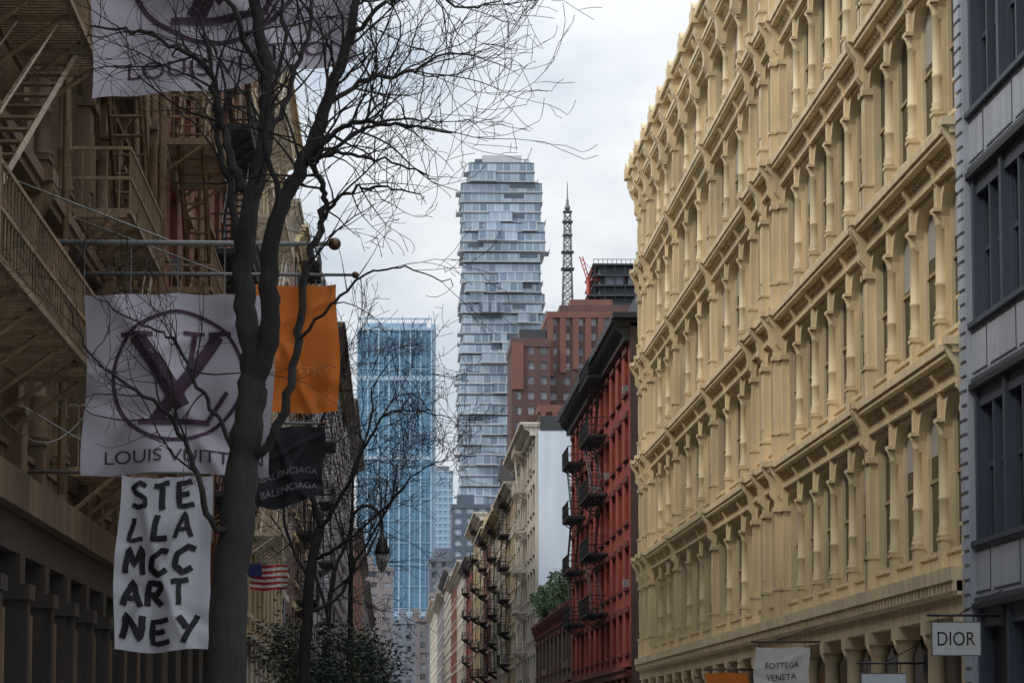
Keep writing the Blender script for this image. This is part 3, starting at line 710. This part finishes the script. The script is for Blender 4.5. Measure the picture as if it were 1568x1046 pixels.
class Cloth:
    def __init__(s,x0,z0,w,h,y,amp=.06,seed=0,tilt=0,pinch=0,k='flag',round=0):
        s.x0,s.z0,s.w,s.h,s.y,s.amp,s.seed,s.tilt,s.pinch,s.k,s.round=x0,z0,w,h,y,amp,seed,tilt,pinch,k,round
    def pt(s,u,v,off=0):
        a=u/s.w; b=v/s.h
        fr=1-b*.5
        wv=math.sin(a*9+s.seed+b*1.3)*.5+math.sin(a*17+s.seed*2-b*2.4)*.3+noise.noise(Vector((a*3,b*3,s.seed)))*1.2
        wv+=.75*math.exp(-((a+b*.6-.75)/.06)**2)+.65*math.exp(-((a*.8-b*.7-.05)/.055)**2)-.6*math.exp(-((b*.8+a*.25-.35)/.045)**2)+.5*math.exp(-((b-a*.35-.55)/.04)**2)
        y=s.y-wv*s.amp*fr
        z=s.z0+v+s.tilt*a*(1-b)+math.sin(a*7+s.seed)*.03*fr-s.round*(1-b)*(1-(2*a-1)**2)-.02*b*abs(math.sin(a*math.pi*4))
        x=s.x0+u+s.pinch*(1-b)*(.5-a)+math.sin(b*6+s.seed)*.03
        return (x,y-off,z)
    def mesh(s,mb,nu=90,nv=90):
        b=len(mb.v)
        for j in range(nv+1):
            for i in range(nu+1): mb.v.append(s.pt(s.w*i/nu,s.h*j/nv))
        for j in range(nv):
            for i in range(nu):
                q=b+j*(nu+1)+i; mb.face([q,q+1,q+nu+2,q+nu+1],s.k,True)
    def text(s,mb,body,u,v,w,h,k,bold=0.0,arc=0):
        pts,fs=text_mesh(body,w,h,bold); b=len(mb.v)
        for (x,y) in pts:
            yy=v+y+arc*(1-((x/w)*2-1)**2); mb.v.append(s.pt(u+x,yy,.02))
        for f in fs: mb.face([b+i for i in f],k)
    def stroke(s,mb,pts,wd,k,off=.015):
        P=[Vector((p[0],p[1])) for p in pts]; D=[]
        for i in range(len(P)-1):
            n=max(1,int((P[i+1]-P[i]).length/.04))
            for j in range(n): D.append(P[i].lerp(P[i+1],j/n))
        D.append(P[-1]); b=len(mb.v)
        for i,p in enumerate(D):
            t=(D[min(i+1,len(D)-1)]-D[max(i-1,0)]).normalized(); n=Vector((-t.y,t.x))*wd/2
            mb.v.append(s.pt(p.x+n.x,p.y+n.y,off)); mb.v.append(s.pt(p.x,p.y,off)); mb.v.append(s.pt(p.x-n.x,p.y-n.y,off))
        for i in range(len(D)-1):
            for q in (0,1): mb.face([b+3*i+q,b+3*i+q+1,b+3*i+q+4,b+3*i+q+3],k)
def pole(e,y,z,x0,x1,r=.035,ball=.08,k='steel',kb='bronze'):
    B=MB(); B.tube([(x0,y,z),(x1,y,z)],[r*1.2,r*.8],10,k); B.sphere((x1+ball*.7,y,z),ball,kb,10)
    B.tube([(x0,y,z+.9),(x0+(x1-x0)*.55,y,z)],.012,4,k); B.box(x0-.03,x0+.04,y-.12,y+.12,z-.2,z+.2,k); B.obj("pole",e)
def logoflag(y,x0,z0,w,h,polez,xend,seed,tilt=0,amp=.07):
    e=empty("lavender_monogram_flag",(-5,y,polez)); pole(e,y,polez,-5.0,xend)
    c=Cloth(x0,z0,w,h,y,amp,seed,tilt); m=MB(); c.mesh(m); m.obj("cloth",e)
    m=MB(); cx,cz,rr=w*.49,h*.54,w*.345
    c.stroke(m,[(cx+rr*math.cos(t*math.pi/32),cz+rr*math.sin(t*math.pi/32)) for t in range(65)],.045*w/2.28,'logo')
    s=w/2.28*1.15
    def poly(P,wd,off): c.stroke(m,P,wd,'logo',off)
    poly([(cx-.44*s,cz+.44*s),(cx+.06*s,cz-.34*s)],.17*s,.018); poly([(cx+.18*s,cz+.44*s),(cx+.05*s,cz-.20*s)],.05*s,.021)
    poly([(cx-.60*s,cz+.45*s),(cx-.26*s,cz+.45*s)],.05*s,.024); poly([(cx+.06*s,cz+.45*s),(cx+.28*s,cz+.45*s)],.04*s,.027)
    poly([(cx+.42*s,cz+.43*s),(cx-.20*s,cz-.47*s)],.13*s,.030); poly([(cx+.32*s,cz+.45*s),(cx+.56*s,cz+.45*s)],.05*s,.031)
    poly([(cx-.38*s,cz-.49*s),(cx+.36*s,cz-.49*s)],.06*s,.033); poly([(cx+.34*s,cz-.47*s),(cx+.52*s,cz-.16*s)],.05*s,.036)
    c.text(m,"LOUIS VUITTON",w*.13,h*.06,w*.84,h*.07,'logo')
    m.obj("print",e)
    m=MB()
    for a in (0,.25,.5,.75,1):
        p=c.pt(w*a,h); m.tube([p,(p[0],y,polez-.03)],.008,4,'steel')
    m.obj("cords",e)
logoflag(32,-3.0,7.75,2.6,2.6,10.45,-.25,1.3,.45,.19)
logoflag(40,-3.78,4.72,2.3,2.22,7.57,-.78,4.2,-.02,.17)
e=empty("hand_lettered_banner",(-5,44,5.1)); pole(e,44,5.05,-5,-2.2,.025,.05)
c=Cloth(-3.66,2.66,1.22,2.34,44,.09,2.2,0,-.12,'whitecl'); m=MB(); c.mesh(m,50,70); m.obj("cloth",e)
G={'S':[[(.9,.9),(.5,1),(.1,.8),(.3,.55),(.8,.4),(.85,.12),(.4,0),(.05,.15)]],'T':[[(0,.95),(1,1)],[(.5,.97),(.52,0)]],'E':[[(.9,.97),(.12,.95),(.1,.03),(.95,.05)],[(.1,.5),(.75,.52)]],
 'L':[[(.2,1),(.12,.04),(.9,.08)]],'A':[[(0,0),(.5,1),(.95,0)],[(.2,.35),(.8,.38)]],'M':[[(0,0),(.12,1),(.5,.35),(.88,1),(1,0)]],'C':[[(.95,.85),(.55,1),(.1,.7),(.1,.25),(.5,0),(.95,.15)]],
 'R':[[(.1,0),(.12,1),(.7,.95),(.85,.72),(.65,.52),(.12,.48)],[(.4,.48),(.95,0)]],'N':[[(.05,0),(.1,1),(.85,.02),(.9,1)]],'Y':[[(0,1),(.5,.5)],[(1,1),(.3,-.1)]]}
m=MB(); rg=random.Random(3)
for j,(ln,cw) in enumerate((("STE",.27),("LLA",.27),("MCC",.28),("ART",.27),("NEY",.30))):
    zb=2.34-.42-j*.445; x=.14-(.03 if j>2 else 0)
    for ch in ln:
        w=cw*rg.uniform(.92,1.08); h=.34*rg.uniform(.92,1.05); sk=rg.uniform(-.18,.22); dz=rg.uniform(-.03,.03); jt=rg.random()*9
        for st in G[ch]:
            P=[]
            for q in range(len(st)-1):
                for t in range(4):
                    f=t/4; P.append((st[q][0]*(1-f)+st[q+1][0]*f,st[q][1]*(1-f)+st[q+1][1]*f))
            P.append(st[-1])
            c.stroke(m,[(x+(px+(py-.5)*sk+.03*math.sin(py*7+jt))*w*.84, zb+dz+(py+.03*math.sin(px*6+jt))*h) for px,py in P],rg.uniform(.062,.085),'ink')
        x+=cw*1.12
m.obj("lettering",e)
e=empty("orange_flag",(-5,50,8.6)); pole(e,50,8.58,-5,-.62,.03,.055)
c=Cloth(-2.35,6.42,1.5,2.0,50,.18,5.5,.05,-.05,'orange'); m=MB(); c.mesh(m); m.obj("cloth",e)
m=MB(); c.text(m,"INDUSTRY",.25,.62,1.12,.11,'orangel'); m.obj("print",e)
e=empty("black_flag",(-5,55,6.9)); pole(e,55,6.75,-5,-1.2,.03,.05)
c=Cloth(-2.25,5.35,1.1,1.35,55,.10,3.1,.25,.0,'blackcl',.12); m=MB(); c.mesh(m); m.obj("cloth",e)
m=MB(); c.text(m,"BALENCIAGA",.06,.12,.96,.12,'printg',.01,.12); c.text(m,"BALENCIAGA",.06,.40,.96,.12,'printg',.01,.12); m.obj("print",e)
e=empty("american_flag",(-5,100,6.7)); pole(e,100,6.7,-5,-3.0,.02,.03)
for i in range(9):
    c=Cloth(-4.35,5.86+i*.085,1.15,.085,100,.05,2.0,0,0,'flagred' if i%2==0 else 'signw'); m=MB(); c.mesh(m,24,1); m.obj("stripe_%d"%i,e)
m=MB(); m.box(-4.36,-3.95,99.80,99.84,6.25,6.64,'flagblue'); m.obj("canton",e)
def sign(nm,y,x0,x1,z0,z1,lines,armz,k='signw',kt='ink',cloth=False):
    e=empty(nm,(12,y,armz)); B=MB()
    B.tube([(12,y,armz),(x0-.1,y,armz)],.025,8,'black'); B.box(11.9,12.0,y-.08,y+.08,armz-.2,armz+.2,'black'); B.tube([(11.95,y,armz+.5),(x0+.5,y,armz)],.012,5,'black')
    for x in (x0+.12,x1-.12): B.tube([(x,y,z1),(x,y,armz)],.01,5,'black')
    B.obj("bracket",e)
    if cloth:
        c=Cloth(x0,z0,x1-x0,z1-z0,y,.03,y,0,-.05,k); m=MB(); c.mesh(m,30,30)
        for (t,u,v,w,h) in lines: c.text(m,t,u,v,w,h,kt)
        m.obj("cloth",e)
    else:
        m=MB(); m.box(x0,x1,y-.03,y+.03,z0,z1,k); t=.02
        m.box(x0-t,x0-.001,y-.035,y+.035,z0-t,z1+t,'steel'); m.box(x1+.001,x1+t,y-.035,y+.035,z0-t,z1+t,'steel'); m.box(x0,x1,y-.035,y+.035,z1+.001,z1+t,'steel'); m.box(x0,x1,y-.035,y+.035,z0-t,z0-.001,'steel')
        for (tx,u,v,w,h) in lines:
            pts,fs=text_mesh(tx,w,h,.0); b=len(m.v)
            for (a,bb) in pts: m.v.append((x0+u+a,y-.034,z0+v+bb))
            for f in fs: m.face([b+i for i in f],kt)
        m.obj("board",e)
sign("white_hanging_sign",63.7,10.56,11.5,3.07,3.7,[("DIOR",.1,.18,.74,.27)],3.84)
sign("white_shop_banner",90,10.0,11.5,2.5,3.88,[("BOTTEGA",.3,.82,.92,.16),("VENETA",.34,.5,.82,.16)],4.03,cloth=True)
sign("orange_shop_banner",105,10.1,11.45,2.0,3.45,[],3.55,'orange','ink',True)
sign("grey_shop_sign",73,10.5,11.5,2.3,2.86,[],3.1,'whitewall')
# ================================================================== SKY + LIGHT
w=bpy.data.worlds.new("World"); scene.world=w; w.use_nodes=True; nt=w.node_tree; L=nt.links.new
bg=nt.nodes["Background"]; bg.inputs["Strength"].default_value=.1
sv=Vector((-.80,-.42,.92)).normalized(); el=math.asin(sv.z); az=math.atan2(sv.x,sv.y)
sky=N(nt,"ShaderNodeTexSky",sky_type='NISHITA'); sky.sun_disc=False; sky.sun_elevation=el; sky.sun_rotation=az; sky.air_density=1.2; sky.dust_density=2
tc=N(nt,"ShaderNodeTexCoord"); mp=N(nt,"ShaderNodeMapping"); mp.inputs["Scale"].default_value=(1,1,2.2); mp.inputs["Location"].default_value=(3.1,.4,1.7); L(tc.outputs["Generated"],mp.inputs[0])
n1=N(nt,"ShaderNodeTexNoise"); n1.inputs["Scale"].default_value=7; n1.inputs["Detail"].default_value=7; n1.inputs["Roughness"].default_value=.5; L(mp.outputs[0],n1.inputs["Vector"])
cr=N(nt,"ShaderNodeValToRGB"); cr.color_ramp.elements[0].position=.39; cr.color_ramp.elements[0].color=(.56,.64,.74,1); cr.color_ramp.elements[1].position=.59; cr.color_ramp.elements[1].color=(.93,.95,.98,1)
L(n1.outputs["Fac"],cr.inputs[0])
sx=N(nt,"ShaderNodeSeparateXYZ"); L(tc.outputs["Generated"],sx.inputs[0])
mr=N(nt,"ShaderNodeMapRange"); mr.inputs["From Min"].default_value=.15; mr.inputs["From Max"].default_value=.9; mr.inputs["To Min"].default_value=10.3; mr.inputs["To Max"].default_value=23; L(sx.outputs[2],mr.inputs["Value"])
sc_=N(nt,"ShaderNodeVectorMath",operation="SCALE"); L(mr.outputs[0],sc_.inputs["Scale"]); L(cr.outputs[0],sc_.inputs[0])
mx=N(nt,"ShaderNodeMix",data_type='RGBA'); mx.inputs[0].default_value=.9; L(sky.outputs[0],mx.inputs[6]); L(sc_.outputs[0],mx.inputs[7]); L(mx.outputs[2],bg.inputs["Color"])
sd=bpy.data.lights.new("sun",'SUN'); sd.energy=1.5; sd.angle=math.radians(10); sd.color=(1,.93,.82); so=bpy.data.objects.new("sun",sd); COL.objects.link(so)
so.rotation_euler=sv.to_track_quat('Z','Y').to_euler(); so.location=(-20,-20,60)
cam=bpy.data.cameras.new("camera"); co=bpy.data.objects.new("camera",cam); COL.objects.link(co); scene.camera=co
cam.sensor_width=36; cam.lens=114.8; cam.clip_end=9000; cam.clip_start=.1
co.location=(0,0,1.6); co.rotation_euler=(math.radians(90+6.79),0,math.radians(-2.107))
scene.view_settings.view_transform='Standard'; scene.view_settings.look='None'; scene.view_settings.exposure=0
